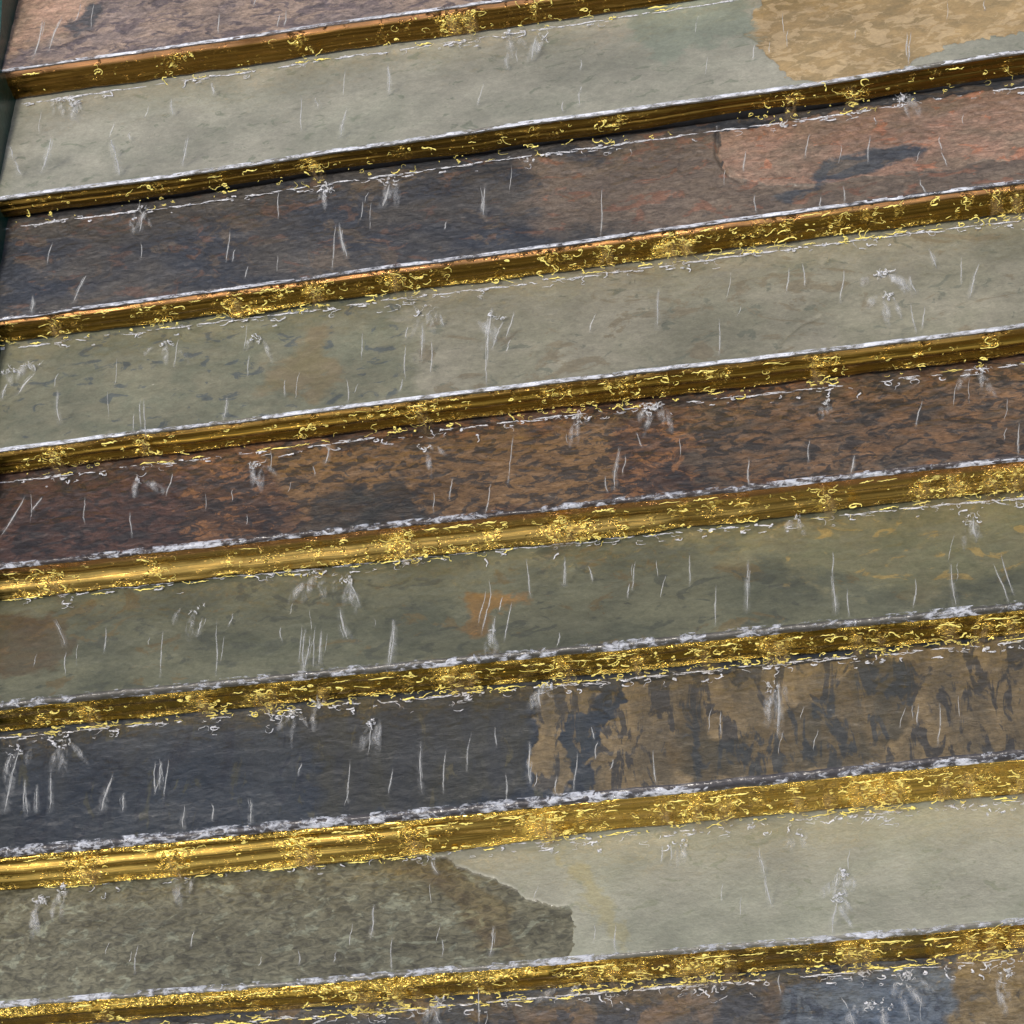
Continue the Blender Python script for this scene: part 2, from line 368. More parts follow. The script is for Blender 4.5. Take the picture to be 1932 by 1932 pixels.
# ------------------------------------------------------------------ slate slabs
G = (136, 140, 120)
SPEC = [
    dict(label='pinkish grey rough slate tread with a tan corner, topmost in the photo',
         mat=dict(base=((136, 121, 112), (166, 144, 124)), fleck=(94, 85, 86), fl=.56, blot=((112, 99, 96), .53, 14), aniso=(1, 2.2, 2.2), fscale=30, bump=1.0, grain=.5,
                  patches=[((176, 144, 122), (150, 130, 108), (112, 98, 88), .60, .7), ((92, 88, 86), (74, 74, 74), (110, 96, 88), .55, .8)]),
         polys=[(14, [(20, -20), (200, -20), (150, 50), (60, 90), (10, 110), (0, 60)]), (14, [(110, 40), (190, 10), (180, 60), (130, 70)])], rough=1.5),
    dict(label='pale green slate tread with a large ochre patch toward its right end',
         mat=dict(base=((137, 137, 121), (150, 148, 132)), fleck=(118, 122, 104), fl=.60, aniso=(1, 2, 2), fscale=40, bump=.22, grain=.26, mott=.11, crack=.10,
                  patches=[((160, 136, 94), (138, 120, 84), (176, 154, 116), .51, .22), ((128, 134, 118), (132, 138, 121), G, .6, .9)]),
         polys=[(5, [(1440, -30), (3200, -170), (3200, -62), (1880, 72), (1790, 84), (1730, 118), (1660, 150), (1560, 162), (1500, 152), (1465, 118), (1440, 90), (1402, 62), (1412, 30), (1436, 8)]),
                (30, [(1180, 0), (1400, -20), (1420, 60), (1250, 120), (1180, 60)])], rough=.6, relief=[(0, -.0012)]),
    dict(label='blue-grey and brown slate tread with orange-pink stains and a crack on its right half',
         mat=dict(base=((52, 55, 60), (76, 72, 66)), fleck=(92, 72, 60), fl=.58, blot=((88, 78, 66), .55, 12), aniso=(1, 2.0, 2.0), fscale=24, bump=.9, grain=.45,
                  patches=[((112, 98, 82), (98, 86, 74), (124, 90, 70), .56, .7), ((146, 116, 96), (122, 104, 86), (158, 108, 80), .58, .30), ((64, 67, 72), (80, 80, 78), (100, 90, 78), .56, 1.0)]),
         polys=[(60, [(1000, 300), (1350, 250), (1360, 300), (3200, 30), (3200, 230), (1300, 450), (1020, 430)]),
                (12, [(1356, 250), (1560, 215), (3200, -10), (3200, 150), (1880, 300), (1700, 330), (1500, 350), (1420, 345), (1372, 325), (1352, 290)]),
                (14, [(1560, 305), (1660, 276), (1765, 262), (1740, 300), (1640, 328), (1560, 348), (1490, 384), (1470, 368), (1520, 345)])], rough=1.6, warp=.7, relief=[(1, .0015), (2, -.0012)]),
    dict(label='dull green-grey slate tread, darker and blotched at its left end',
         mat=dict(base=((125, 123, 103), (141, 137, 118)), fleck=(106, 108, 92), fl=.60, blot=((122, 114, 92), .57, 10), aniso=(1, 1.8, 1.8), fscale=32, bump=.28, grain=.28, mott=.13, crack=.10,
                  patches=[((108, 110, 90), (120, 118, 96), (80, 86, 84), .585, .7), ((114, 106, 76), (122, 112, 86), (110, 110, 90), .6, .8)]),
         polys=[(60, [(-100, 600), (760, 500), (800, 760), (-100, 900)]), (25, [(480, 730), (600, 620), (640, 700), (600, 760)])], rough=.8),
    dict(label='rusty dark brown slate tread mottled with tan, in the middle of the flight',
         mat=dict(base=((54, 41, 33), (94, 69, 49)), fleck=(44, 40, 37), fl=.51, blot=((126, 88, 54), .53, 24), aniso=(1, 2.0, 2.0), fscale=44, bump=.9, grain=.35,
                  patches=[((84, 59, 47), (60, 46, 40), (42, 38, 36), .51, .9), ((120, 92, 58), (104, 80, 52), (50, 46, 40), .51, .6), ((54, 52, 44), (70, 58, 44), (44, 44, 42), .54, .8), ((116, 88, 60), (80, 68, 54), (46, 44, 40), .51, .9)]),
         polys=[(30, [(-60, 880), (360, 880), (330, 1060), (-60, 1090)]), (40, [(500, 860), (1160, 800), (1160, 960), (560, 980)]),
                (20, [(600, 930), (760, 900), (820, 990), (560, 1040)]), (60, [(1300, 760), (3200, 510), (3200, 720), (1500, 930), (1300, 900)])], rough=1.5),
    dict(label='dark olive slate tread with a small ochre stain near its middle',
         mat=dict(base=((82, 84, 66), (100, 100, 78)), fleck=(74, 76, 62), fl=.58, blot=((96, 86, 58), .57, 12), aniso=(1, 1.8, 1.8), fscale=26, bump=.3, grain=.28, mott=.14, crack=.10,
                  patches=[((126, 98, 52), (108, 88, 54), (140, 106, 60), .56, 1.0), ((86, 72, 48), (80, 74, 54), (96, 80, 52), .57, 1.1), ((104, 104, 76), (112, 108, 80), (146, 126, 74), .585, .9)]),
         polys=[(20, [(890, 1115), (940, 1108), (985, 1132), (960, 1150), (925, 1160), (915, 1200), (885, 1195)]),
                (20, [(-60, 1150), (90, 1150), (140, 1200), (100, 1260), (-60, 1290)]), (50, [(1250, 1020), (3200, 760), (3200, 980), (1700, 1120)])], rough=.7),
    dict(label='dark navy slate tread turning tan-brown with navy blotches on its right half',
         mat=dict(base=((44, 50, 56), (54, 58, 60)), fleck=(66, 66, 54), fl=.59, blot=((40, 44, 50), .55, 14), aniso=(2.3, .85, .85), fscale=20, bump=.6, grain=.35, mott=.22,
                  patches=[((124, 107, 76), (92, 82, 62), (54, 55, 54), .52, .8), ((58, 58, 50), (50, 52, 52), (76, 72, 54), .6, .7), ((44, 51, 58), (54, 58, 58), (96, 84, 62), .56, .8), ((72, 66, 50), (96, 82, 56), (50, 54, 54), .52, .7)]),
         polys=[(8, [(1020, 1310), (1060, 1290), (1130, 1300), (1110, 1330), (1140, 1350), (1150, 1310), (1200, 1290), (3200, 1040), (3200, 1280), (1700, 1470), (1115, 1520), (1130, 1430), (1090, 1460), (1060, 1500), (1000, 1490), (1005, 1420), (1015, 1350)]),
                (40, [(560, 1330), (1000, 1290), (1000, 1500), (600, 1560)]),
                (7, [(1060, 1340), (1120, 1335), (1165, 1290), (1180, 1320), (1150, 1370), (1110, 1440), (1112, 1512), (1075, 1440), (1045, 1400)]),
                (16, [(1280, 1330), (1330, 1330), (1340, 1390), (1380, 1400), (1560, 1300), (1670, 1230), (1740, 1260), (1700, 1400), (1640, 1450), (1300, 1480), (1260, 1420)])], rough=1.1, relief=[(0, .0012)]),
    dict(label='slate tread pebbly grey at left, smooth pale green past a broken layer edge',
         mat=dict(base=((144, 145, 126), (153, 152, 134)), fleck=(134, 136, 114), fl=.6, aniso=(1, 1.6, 1.6), fscale=34, bump=.16, grain=.24, mott=.08, crack=.10, pebble='p0',
                  patches=[((92, 89, 70), (106, 104, 84), (122, 124, 104), .56, .10), ((154, 148, 116), (150, 146, 116), (150, 148, 120), .6, 1.0), ((90, 80, 58), (104, 96, 68), (116, 112, 84), .56, .7)]),
         polys=[(4, [(-100, 1660), (560, 1600), (830, 1612), (862, 1632), (920, 1652), (985, 1688), (1030, 1700), (1078, 1706), (1083, 1730), (1078, 1800), (1060, 1850), (-100, 1950)]),
                (20, [(1060, 1600), (1110, 1640), (1160, 1720), (1170, 1790), (1140, 1740), (1090, 1680), (1040, 1620)]), (25, [(700, 1620), (840, 1620), (960, 1720), (980, 1800), (900, 1800), (860, 1700)])], rough=.5, relief=[(0, -.0018)]),
    dict(label='blue-grey slate tread streaked with brown along the bottom of the photo',
         mat=dict(base=((56, 61, 68), (76, 78, 78)), fleck=(98, 84, 66), fl=.55, blot=((46, 50, 56), .54, 16), aniso=(1.1, 1.2, 1.2), fscale=24, bump=.9, grain=.4,
                  patches=[((104, 88, 72), (78, 76, 72), (56, 60, 66), .50, 1.0), ((128, 112, 80), (112, 98, 72), (84, 80, 70), .58, .8), ((74, 86, 100), (92, 100, 106), (60, 68, 80), .57, .6)]),
         polys=[(30, [(930, 1900), (1480, 1850), (1480, 2050), (930, 2050)]), (14, [(1800, 1800), (1990, 1800), (1990, 1990), (1770, 1990)]), (30, [(1480, 1850), (1800, 1830), (1780, 1990), (1480, 1990)])], rough=1.4),
]


def slab(k):
    sp = SPEC[k]
    xs = np.concatenate([np.arange(X0, .36, .0015), np.linspace(.365, X1, 60)])
    ve = np.linspace(0, 1, 84)
    te = EDGE[k] if k < 8 else .006
    yn, zn = nose(k, xs)
    if k == 0: yb = yn + D; zb = zn + SL - H
    else:
        yb, zb = nose(k - 1, xs); zb = zb - rh(k - 1, xs)
    R = te * .5
    rows = []; tops = []
    yb2 = yb + .012
    slope = (zn - zb) / (yn - yb)
    for v in ve:
        y = yb2 + (yn + R - yb2) * v; rows.append((y, zb + (y - yb) * slope, 1.0)); tops.append(1)
    zc = rows[-1][1] - R
    for a in np.linspace(0, math.pi, 11)[1:]:
        rows.append((yn + R - R * math.sin(a), zc + R * math.cos(a), max(0, math.cos(a)) if a < math.pi / 2 else 0)); tops.append(0)
    rows.append((yb2, rows[-1][1] * 0 + zb + (yb2 - yb) * slope - te, 0)); tops.append(0)
    Y = np.array([r[0] for r in rows]); Z = np.array([r[1] for r in rows])
    Wt = np.array([np.full(len(xs), r[2]) for r in rows]); X = np.broadcast_to(xs, Y.shape)
    s = k * 31 + 7; q = sp['rough']
    # cleft relief: thin broken layers running along the slab
    edgev = np.repeat(np.clip((1 - np.array(tops)) * 1.0, 0, 1), len(xs))  # marks the front edge rows for the darker colour
    L = fbm(X * 9, Y * 22, s, 6, .55)
    ter = np.floor(L * 9) + np.clip((L * 9 - np.floor(L * 9)) * 5, 0, 1)
    relief = (ter / 9 - .5) * .0045 * q + (fbm(X * 60, Y * 110, s + 3, 4, .55) - .5) * .0012 * q
    P = np.stack([X.ravel(), Y.ravel(), Z.ravel()], -1)
    px = proj(P)
    wx = (fbm(px[:, 0] / 44, px[:, 1] / 30, s + 5, 6, .62) - .5) * 48; wy = (fbm(px[:, 0] / 44, px[:, 1] / 30, s + 9, 6, .62) - .5) * 34
    wk = sp.get('warp', 1.0); pw = px + np.stack([wx, wy], -1) * wk
    attrs = {'cut': edgev}  # 'cut' only marks the front edge rows that are coloured darker
    for i, (soft, pl) in enumerate(sp['polys']):
        attrs['p%d' % i] = np.clip(.5 + poly_sd(pw, pl) / (2 * soft), -1.2, 2.2)
    for i, dz in sp.get('relief', []):
        relief = relief + (np.clip((attrs['p%d' % i].reshape(Y.shape) - .4) * 5, 0, 1)) * dz
    if k == 2:   # the crack
        cr = -poly_sd(px + np.stack([wx, wy], -1) * .12, [(1354, 240), (1352, 292), (1372, 325), (1400, 340), (1401, 342), (1371, 328), (1350, 293), (1351, 240)])
        relief = relief - np.clip(1 - cr.reshape(Y.shape) / 3.5, 0, 1) * .004
    if k == 3:
        cr = -poly_sd(px + np.stack([wx, wy], -1) * .15, [(1462, 666), (1480, 636), (1510, 612), (1548, 596), (1548, 597.5), (1511, 613.5), (1481.5, 637), (1463.5, 667)])
        relief = relief - np.clip(1 - cr.reshape(Y.shape) / 2.6, 0, 1) * .0022
    relief = relief - relief[np.array(tops) == 1].mean()
    fade = np.ones(len(rows)); 
    Z = Z + relief * Wt
    ragged = (fbm(X * 70, Z * 60, s + 40, 4, .6) - .5) * .0022 * (1 - np.array(tops))[:, None]
    Yo = Y + ragged
    V = np.stack([X.ravel(), Yo.ravel(), Z.ravel()], -1)
    F = grid_faces(len(rows), len(xs))
    lastrow = (len(rows) - 1) * len(xs)
    close = np.stack([lastrow + np.arange(len(xs) - 1), np.arange(len(xs) - 1), np.arange(1, len(xs)), lastrow + np.arange(1, len(xs))], -1)
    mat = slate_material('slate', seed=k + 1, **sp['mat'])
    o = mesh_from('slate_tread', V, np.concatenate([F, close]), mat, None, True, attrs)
    md = o.data
    o['label'] = sp['label']; o['category'] = 'slate tread'; o['group'] = 'slate treads of the cascade'
    return o


for k in range(9): slab(k)

# ------------------------------------------------------------------ brass risers
# where the falling water strikes each brass riser: (x on the photo, how much)
CL = [
    [(60, 2), (165, 4), (190, 3), (325, 9), (350, 4), (430, 2), (560, 8), (500, 3), (640, 2), (720, 6), (770, 5), (850, 14), (880, 12), (960, 5), (1010, 8), (1100, 6), (1150, 5)],
    [(35, 3), (85, 6), (110, 4), (170, 2), (230, 3), (290, 7), (330, 3), (415, 8), (440, 3), (515, 5), (590, 12), (640, 2), (700, 5), (760, 8), (850, 4), (905, 3), (950, 5), (1000, 7), (1050, 6), (1135, 8), (1160, 9), (1210, 4), (1290, 3), (1440, 7), (1490, 10), (1560, 4), (1605, 10), (1635, 8), (1720, 4), (1760, 5), (1850, 4), (1900, 6)],
    [(10, 5), (100, 10), (150, 6), (260, 8), (315, 9), (400, 4), (440, 10), (480, 7), (530, 8), (590, 14), (640, 5), (690, 6), (745, 13), (780, 8), (830, 8), (930, 5), (1040, 9), (1070, 8), (1140, 10), (1190, 7), (1260, 15), (1290, 12), (1340, 7), (1395, 8), (1430, 9), (1490, 9), (1560, 8), (1590, 9), (1640, 8), (1700, 7), (1760, 5), (1820, 9), (1880, 10), (1920, 10)],
    [(45, 5), (95, 11), (110, 8), (160, 5), (265, 10), (280, 6), (330, 5), (430, 5), (510, 4), (560, 4), (590, 7), (640, 5), (700, 7), (740, 6), (790, 11), (830, 7), (870, 4), (945, 4), (970, 5), (1030, 8), (1060, 9), (1100, 6), (1150, 8), (1180, 9), (1260, 8), (1340, 8), (1370, 7), (1450, 4), (1540, 12), (1570, 8), (1660, 6), (1730, 7), (1800, 4), (1870, 8)],
    [(25, 7), (85, 10), (100, 8), (150, 4), (290, 9), (320, 5), (425, 7), (500, 7), (520, 6), (590, 8), (640, 6), (690, 5), (745, 16), (765, 12), (830, 6), (880, 7), (930, 9), (1040, 12), (1065, 10), (1110, 9), (1170, 8), (1230, 5), (1285, 8), (1340, 9), (1400, 8), (1430, 6), (1500, 5), (1560, 11), (1600, 4), (1740, 12), (1800, 14), (1870, 14), (1915, 14)],
    [(25, 6), (75, 9), (90, 8), (160, 13), (180, 6), (235, 4), (300, 5), (370, 14), (385, 8), (480, 14), (500, 12), (550, 6), (600, 10), (650, 5), (700, 7), (760, 9), (850, 16), (880, 14), (930, 6), (1010, 8), (1060, 14), (1110, 8), (1150, 8), (1200, 12), (1240, 8), (1330, 12), (1370, 9), (1450, 14), (1470, 14), (1530, 8), (1620, 12), (1660, 10), (1710, 9), (1790, 14), (1850, 13), (1910, 12)],
    [(90, 4), (150, 14), (170, 11), (320, 12), (340, 9), (400, 4), (440, 5), (560, 16), (570, 14), (640, 6), (700, 9), (770, 14), (785, 8), (850, 6), (930, 6), (1015, 20), (1030, 16), (1090, 9), (1130, 8), (1200, 6), (1250, 10), (1310, 14), (1360, 15), (1420, 9), (1500, 10), (1560, 10), (1620, 16), (1660, 20), (1690, 14), (1780, 10), (1830, 14), (1870, 9), (1920, 12)],
    [(30, 2), (195, 10), (205, 8), (300, 3), (400, 6), (430, 9), (480, 7), (560, 6), (610, 9), (670, 16), (690, 16), (740, 18), (780, 10), (840, 5), (905, 14), (960, 7), (1060, 9), (1110, 15), (1150, 15), (1200, 14), (1290, 17), (1320, 16), (1370, 12), (1430, 8), (1520, 9), (1600, 18), (1630, 16), (1700, 6), (1760, 8), (1830, 15), (1870, 15), (1920, 15)],
]
EDGE_DENS = [.12, .10, .36, .36, .42, .70, .65, .9]

BR = (.80, .50, .10)
RL = ['brass riser under the pinkish grey topmost tread, running out of the top of the photo',
      'dark brass riser with a wide black gap beneath it, under the ochre-patched tread',
      'brass riser under the cracked blue and brown tread',
      'brass riser with orange streaks, between the blotched green-grey tread and the rusty brown tread',
      'brass riser with its lower half bent to catch the sky, under the rusty brown tread',
      'olive gold riser below the dark olive tread and above the navy tread',
      'bright yellow-gold riser under the navy and tan tread',
      'lowest brass riser in the photo, with its upper strip bent to catch the sky at left']


def riser(k):
    xs = np.concatenate([np.arange(X0 + .001, .36, .003), np.linspace(.365, X1, 50)])
    ve = np.linspace(0, 1, 26)
    yn, zn = nose(k, xs); h = rh(k, xs); zt = zn - EDGE[k] * .8
    gap = GAP[k] * (.55 + .9 * fbm(xs * 7, xs * 0, 77 + k, 2)) if k == 1 else GAP[k] + (fbm(xs * 45, xs * 0, 77 + k, 4) - .5) * .004
    zb = zn - h + gap
    Y = []; Z = []
    for v in ve:
        out = 0 * xs
        pxx = proj(np.stack([xs, yn, zn], -1))[:, 0]
        if k == 4:      # lower half bent outward, shaped only to mirror the bright sky
            on = 1 - np.clip(np.abs(pxx - 1290) / 50, 0, 1); fl = np.clip((1720 - pxx) / 620, .18, 1) * (1 - on * .6)
            w0 = .50 + .12 * (fbm(xs * 9, xs * 0, 3, 3) - .5)
            out = np.clip(v - w0, 0, 1) * .024 * fl
        if k == 6:  # left part leans outward, shaped to reflect the sky
            fl = np.clip((1150 - pxx) / 500, 0, 1)
            out = (v * .015 + .0012 * np.sin(v * 19)) * fl + .003 * v
        if k == 7:  # upper strip at left bent out, shaped to reflect the sky
            fl = np.clip((1060 - pxx) / 30, 0, 1)
            out = np.clip(v, 0, .22) * .045 * fl - np.clip((v - .22) * 4, 0, 1) * .0095 * fl
        if k in (0, 2, 3):  # top strip tilted up to catch sky light
            out = np.clip(v - .25, -.25, .0) * .035 * np.clip(.2 + 1.2 * fbm(xs * 11, xs * 0, 31 + k, 4), .3, .85)
        out = out + .0007 * np.sin(v * 15 + k * 2 + 2 * fbm(xs * 4, v * 3 + 0 * xs, 12 + k, 3))
        if k == 3: out = out + .0020 * np.exp(-((v - .5) / .06) ** 2)
        if k == 1: out = out + .0014 * np.exp(-((v - .6) / .06) ** 2)
        if k == 2:
            p = np.clip((pxx - 412) / 8, 0, 1) * np.clip((600 - pxx) / 150, 0, 1); out = out + np.clip(v - .6, 0, 1) * .024 * p
        out = out + (fbm(xs * 14, v * 2 + 0 * xs, 60 + k, 3) - .5) * .0030
        Y.append(yn + .0025 - out); Z.append(zt + (zb - zt) * v)
    Y = np.array(Y); Z = np.array(Z); X = np.broadcast_to(xs, Y.shape)
    V = np.stack([X.ravel(), Y.ravel(), Z.ravel()], -1)
    F = grid_faces(*Y.shape)
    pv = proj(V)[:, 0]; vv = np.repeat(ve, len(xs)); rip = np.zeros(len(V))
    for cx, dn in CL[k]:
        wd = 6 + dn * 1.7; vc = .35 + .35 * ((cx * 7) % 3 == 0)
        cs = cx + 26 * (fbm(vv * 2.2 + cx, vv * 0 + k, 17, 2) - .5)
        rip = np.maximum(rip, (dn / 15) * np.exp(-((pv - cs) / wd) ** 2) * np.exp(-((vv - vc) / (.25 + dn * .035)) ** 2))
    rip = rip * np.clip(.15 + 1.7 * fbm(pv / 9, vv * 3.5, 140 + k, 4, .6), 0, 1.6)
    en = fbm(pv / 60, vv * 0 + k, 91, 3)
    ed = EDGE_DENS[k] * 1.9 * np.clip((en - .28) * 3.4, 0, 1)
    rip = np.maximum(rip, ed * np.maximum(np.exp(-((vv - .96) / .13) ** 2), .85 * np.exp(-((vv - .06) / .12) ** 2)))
    warm = {0: .9, 2: .7, 4: .75, 3: .25, 7: 0}.get(k, 0) * np.clip((.26 - vv) / .08, 0, 1) * np.clip(.3 + 1.6 * (fbm(pv / 120, vv * 2, 55 + k, 4)), 0, 1)  # mask of the painted orange reflection near the top
    tint = [(.26, .145, .03), (.22, .13, .026), (.30, .18, .034), (.38, .23, .04), (.56, .37, .10), (.40, .26, .045), (.60, .40, .095), (.50, .32, .06)][k]
    o = mesh_from('brass_riser', V, F, brass_material('brass', tint, .15, k + 1.0), None, True, dict(rip=rip, warm=warm))
    sm = o.modifiers.new('thickness', 'SOLIDIFY'); sm.thickness = .0015; sm.offset = -1
    o['label'] = RL[k]; o['category'] = 'brass riser'; o['group'] = 'polished brass risers between the slate treads'
    return o


for k in range(8): riser(k)

# side wall at the left end
sw = plain('green_tile', (.004, .040, .030), .3, 25, .5, .2)
wx_ = lambda y: -.9590 + (y - .384) * .040
wv_ = [(-1.25, -1.3), (wx_(-1.3), -1.3), (wx_(1.6), 1.6), (-1.25, 1.6)]
o = mesh_from('side_wall', [(a, b_, -.9) for a, b_ in wv_] + [(a, b_, b_ / D * SL + .010) for a, b_ in wv_],
              [(0, 3, 2, 1), (4, 5, 6, 7), (0, 1, 5, 4), (1, 2, 6, 5), (2, 3, 7, 6), (3, 0, 4, 7)], sw, None, False)
o['label'] = 'dark green glossy side wall at the upper left end of the treads'; o['category'] = 'wall'

# ------------------------------------------------------------------ the water
def tread_hit(k, px, py, lift=.0):
    """point on tread k seen at the photo's pixel (used once, to find where on the slate the water stands)"""
    r = ray(px, py); t = 0; x = 0.
    for _ in range(6):
        xa = np.array([x])
        yn, zn = nose(k, xa)
        if k == 0: yb = yn + D; zb = zn + SL - H
        else:
            yb, zb = nose(k - 1, xa); zb = zb - rh(k - 1, xa)
        s = (zn - zb) / (yn - yb)
        # plane z = zb + (y - yb) * s + lift
        t = ((zb + lift - yb * s) - (CP[2] - CP[1] * s)) / (r[2] - r[1] * s); t = float(t[0])
        x = CP[0] + r[0] * t
    return CP + r * t


def at_y(px, py, y):
    r = ray(px, py); return CP + r * ((y - CP[1]) / r[1])


def curl(n, step, turn, ar):
    """a curling 2-D strand"""
    a = random.uniform(0, 6.28); w = random.uniform(-turn, turn); p = [(0., 0.)]
    for i in range(n):
        w += random.uniform(-turn, turn) * .5; w = max(-turn * 1.5, min(turn * 1.5, w)); a += w
        if random.random() < .28: a += random.gauss(0, 1.5)
        p.append((p[-1][0] + math.cos(a) * step * ar, p[-1][1] + math.sin(a) * step))
    return np.array(p)


# single falling or bouncing jets seen on each tread: x0 y0 x1 y1 width
ST = {
 0: '83 36 63 112 2;117 30 89 99 2;155 3 142 40 1;413 23 413 66 1;527 25 524 53 1;542 18 536 50 1',
 1: '17 274 26 300 3;26 300 40 330 3;99 255 78 327 3;210 261 218 296 3;218 290 225 330 3;246 248 243 265 2;354 255 344 314 2;322 185 327 218 2;400 155 403 180 2;567 179 569 248 1;595 182 600 205 2;733 119 733 179 2;956 96 957 131 2;1013 66 1001 116 3;654 202 641 261 2;1097 109 1095 132 1;1095 162 1092 202 2;1061 189 1062 212 1;1718 58 1715 125 1;1710 60 1712 112 1;1857 0 1857 20 1',
 2: '267 456 266 489 1;433 433 428 496 1;165 516 137 572 2;63 556 60 592 2;635 420 625 512 1;274 397 261 440 2;913 346 913 410 2;908 350 909 400 1;639 420 654 489 2;645 430 648 480 1;738 341 720 393 3;1137 350 1133 446 1;844 417 837 433 1;1424 366 1425 403 1;1547 369 1549 393 1;1591 349 1593 383 1;1772 254 1776 285 1;1776 285 1786 315 1;1735 335 1745 366 1',
 3: '796 608 797 680 2;830 592 839 615 2;930 579 915 660 3;950 605 925 662 2;970 585 955 640 2;922 590 918 690 1;1244 542 1239 622 2;903 556 912 567 2;1593 501 1586 572 1;1816 481 1811 538 1;1847 498 1828 562 2;1715 518 1727 555 2;1718 569 1728 630 1;1515 494 1518 542 1;1752 467 1767 508 2;1358 599 1356 672 1;106 735 112 801 2;265 751 265 811 1;273 751 274 828 1;253 778 253 814 1;430 748 420 794 2;66 702 31 745 2;13 722 3 755 2;539 715 536 748 1;765 649 764 718 1;814 639 814 708 1;915 639 920 728 1;965 639 953 665 1;656 712 657 761 1',
 4: '50 933 0 1016 2;78 937 60 966 2;326 890 314 937 1;159 937 159 990 1;246 963 248 1016 1;622 837 615 877 2;970 821 956 917 1;927 910 915 970 1;1198 814 1213 844 1;1142 897 1145 930 1;1168 844 1157 927 2;1180 857 1176 897 1;818 927 819 970 1;1610 859 1606 896 2;1921 795 1923 859 1;1412 862 1413 917 1',
 5: '103 1168 124 1221 2;124 1228 122 1274 1;202 1181 195 1234 1;309 1188 301 1278 1;384 1165 370 1201 2;410 1168 408 1278 1;440 1155 433 1181 1;575 1185 570 1278 2;585 1198 575 1267 2;605 1185 603 1260 2;596 1180 590 1262 1;568 1178 566 1250 1;529 1181 531 1211 1;656 1082 679 1145 2;639 1145 656 1208 3;745 1168 735 1261 3;741 1190 733 1255 1;991 1052 1003 1128 1;1064 1049 1066 1107 2;1112 1066 1117 1099 1;1186 1099 1186 1128 1;927 1112 910 1198 1;917 1110 903 1180 1;950 1125 940 1155 1;965 1132 953 1211 1;933 1161 930 1218 2;1056 1191 1051 1221 1;1303 1042 1300 1106 1;1349 1103 1352 1181 1;1413 1055 1408 1157 2;1571 1039 1572 1090 1;1571 1085 1576 1160 2;1600 1110 1601 1164 1;1728 1089 1725 1147 1;1794 1062 1803 1147 2;1874 1059 1903 1137 1;1888 1042 1913 1123 1;1833 978 1843 1015 3',
 6: '37 1413 7 1535 3;47 1468 51 1540 2;45 1475 46 1530 1;71 1478 69 1535 2;98 1451 93 1535 2;212 1457 190 1535 3;235 1495 230 1532 2;317 1427 310 1512 1;306 1435 298 1490 2;293 1435 291 1500 1;303 1430 308 1480 1;347 1518 345 1566 2;471 1505 474 1556 2;401 1515 402 1549 1;793 1397 795 1498 2;842 1410 835 1501 1;888 1380 879 1457 1;998 1397 1000 1485 2;954 1457 957 1515 1;1118 1369 1120 1397 1;1127 1397 1122 1434 1;703 1366 693 1424 1;1015 1295 1020 1336 3;1233 1413 1237 1481 1;1089 1417 1083 1495 1;1049 1461 1049 1498 1;1469 1285 1468 1393 3;1361 1339 1359 1386 1;1774 1325 1771 1407 1;659 1430 657 1520 1;20 1420 12 1460 2',
 7: '707 1705 700 1772 2;812 1620 825 1650 2;1252 1593 1245 1630 1;1267 1590 1265 1625 1;1160 1742 1162 1799 1;934 1745 923 1806 2;740 1766 737 1833 1;1432 1600 1442 1655 2;1442 1650 1457 1711 2;1579 1698 1569 1766 2;1580 1640 1576 1690 2',
 8: '802 1901 807 1921 1;818 1904 832 1932 2;900 1860 906 1932 1;1469 1837 1471 1877 1;1588 1880 1600 1905 1;1600 1900 1620 1950 2;1660 1905 1680 1960 2',
}
# larger splashes that stand out: tread, x, y, size (mm), strength
SPL = [(1, 140, 196, 15, 26), (1, 110, 190, 10, 12), (1, 1020, 75, 12, 10), (1, 960, 66, 8, 8), (3, 1668, 520, 17, 22), (3, 1676, 560, 12, 14),
       (3, 800, 590, 22, 14), (3, 935, 600, 20, 12), (3, 20, 700, 26, 18), (3, 60, 690, 20, 14), (3, 320, 650, 16, 10), (3, 480, 640, 20, 8),
       (4, 1230, 768, 22, 30), (4, 1100, 788, 18, 16), (4, 480, 880, 12, 18), (4, 260, 906, 6, 12), (4, 1560, 762, 6, 8), (4, 1850, 700, 12, 12), (4, 795, 845, 20, 8),
       (2, 270, 395, 10, 12), (2, 620, 360, 12, 14), (2, 735, 345, 18, 14), (2, 1700, 190, 20, 26), (2, 1480, 240, 8, 6), (2, 1000, 310, 10, 6),
       (5, 655, 1095, 16, 12), (5, 600, 1085, 16, 9), (5, 1835, 985, 22, 12), (5, 930, 1190, 8, 8), (5, 370, 1150, 20, 8), (5, 1500, 985, 14, 8),
       (6, 1035, 1295, 10, 12), (6, 1460, 1298, 12, 18), (6, 600, 1330, 14, 14), (6, 700, 1365, 10, 12), (6, 120, 1405, 26, 16), (6, 30, 1420, 20, 12), (6, 560, 1350, 12, 8),
       (7, 80, 1700, 14, 26), (7, 340, 1650, 22, 10), (7, 1590, 1650, 12, 18), (7, 1580, 1700, 10, 14), (7, 1290, 1595, 14, 8), (7, 1500, 1570, 20, 8), (7, 120, 1680, 10, 10),
       (8, 1700, 1850, 22, 18), (8, 1660, 1900, 24, 24), (8, 1900, 1840, 16, 16), (8, 830, 1890, 14, 10), (8, 1340, 1840, 14, 8), (8, 1080, 1860, 14, 10)]

WL = ['water off the topmost pinkish grey tread', 'water off the ochre-patched green tread', 'water off the cracked blue and brown tread',
      'water off the blotched green-grey tread', 'water off the rusty brown tread', 'water off the dark olive tread',
      'water off the navy and tan tread', 'water off the half pebbly, half smooth tread']


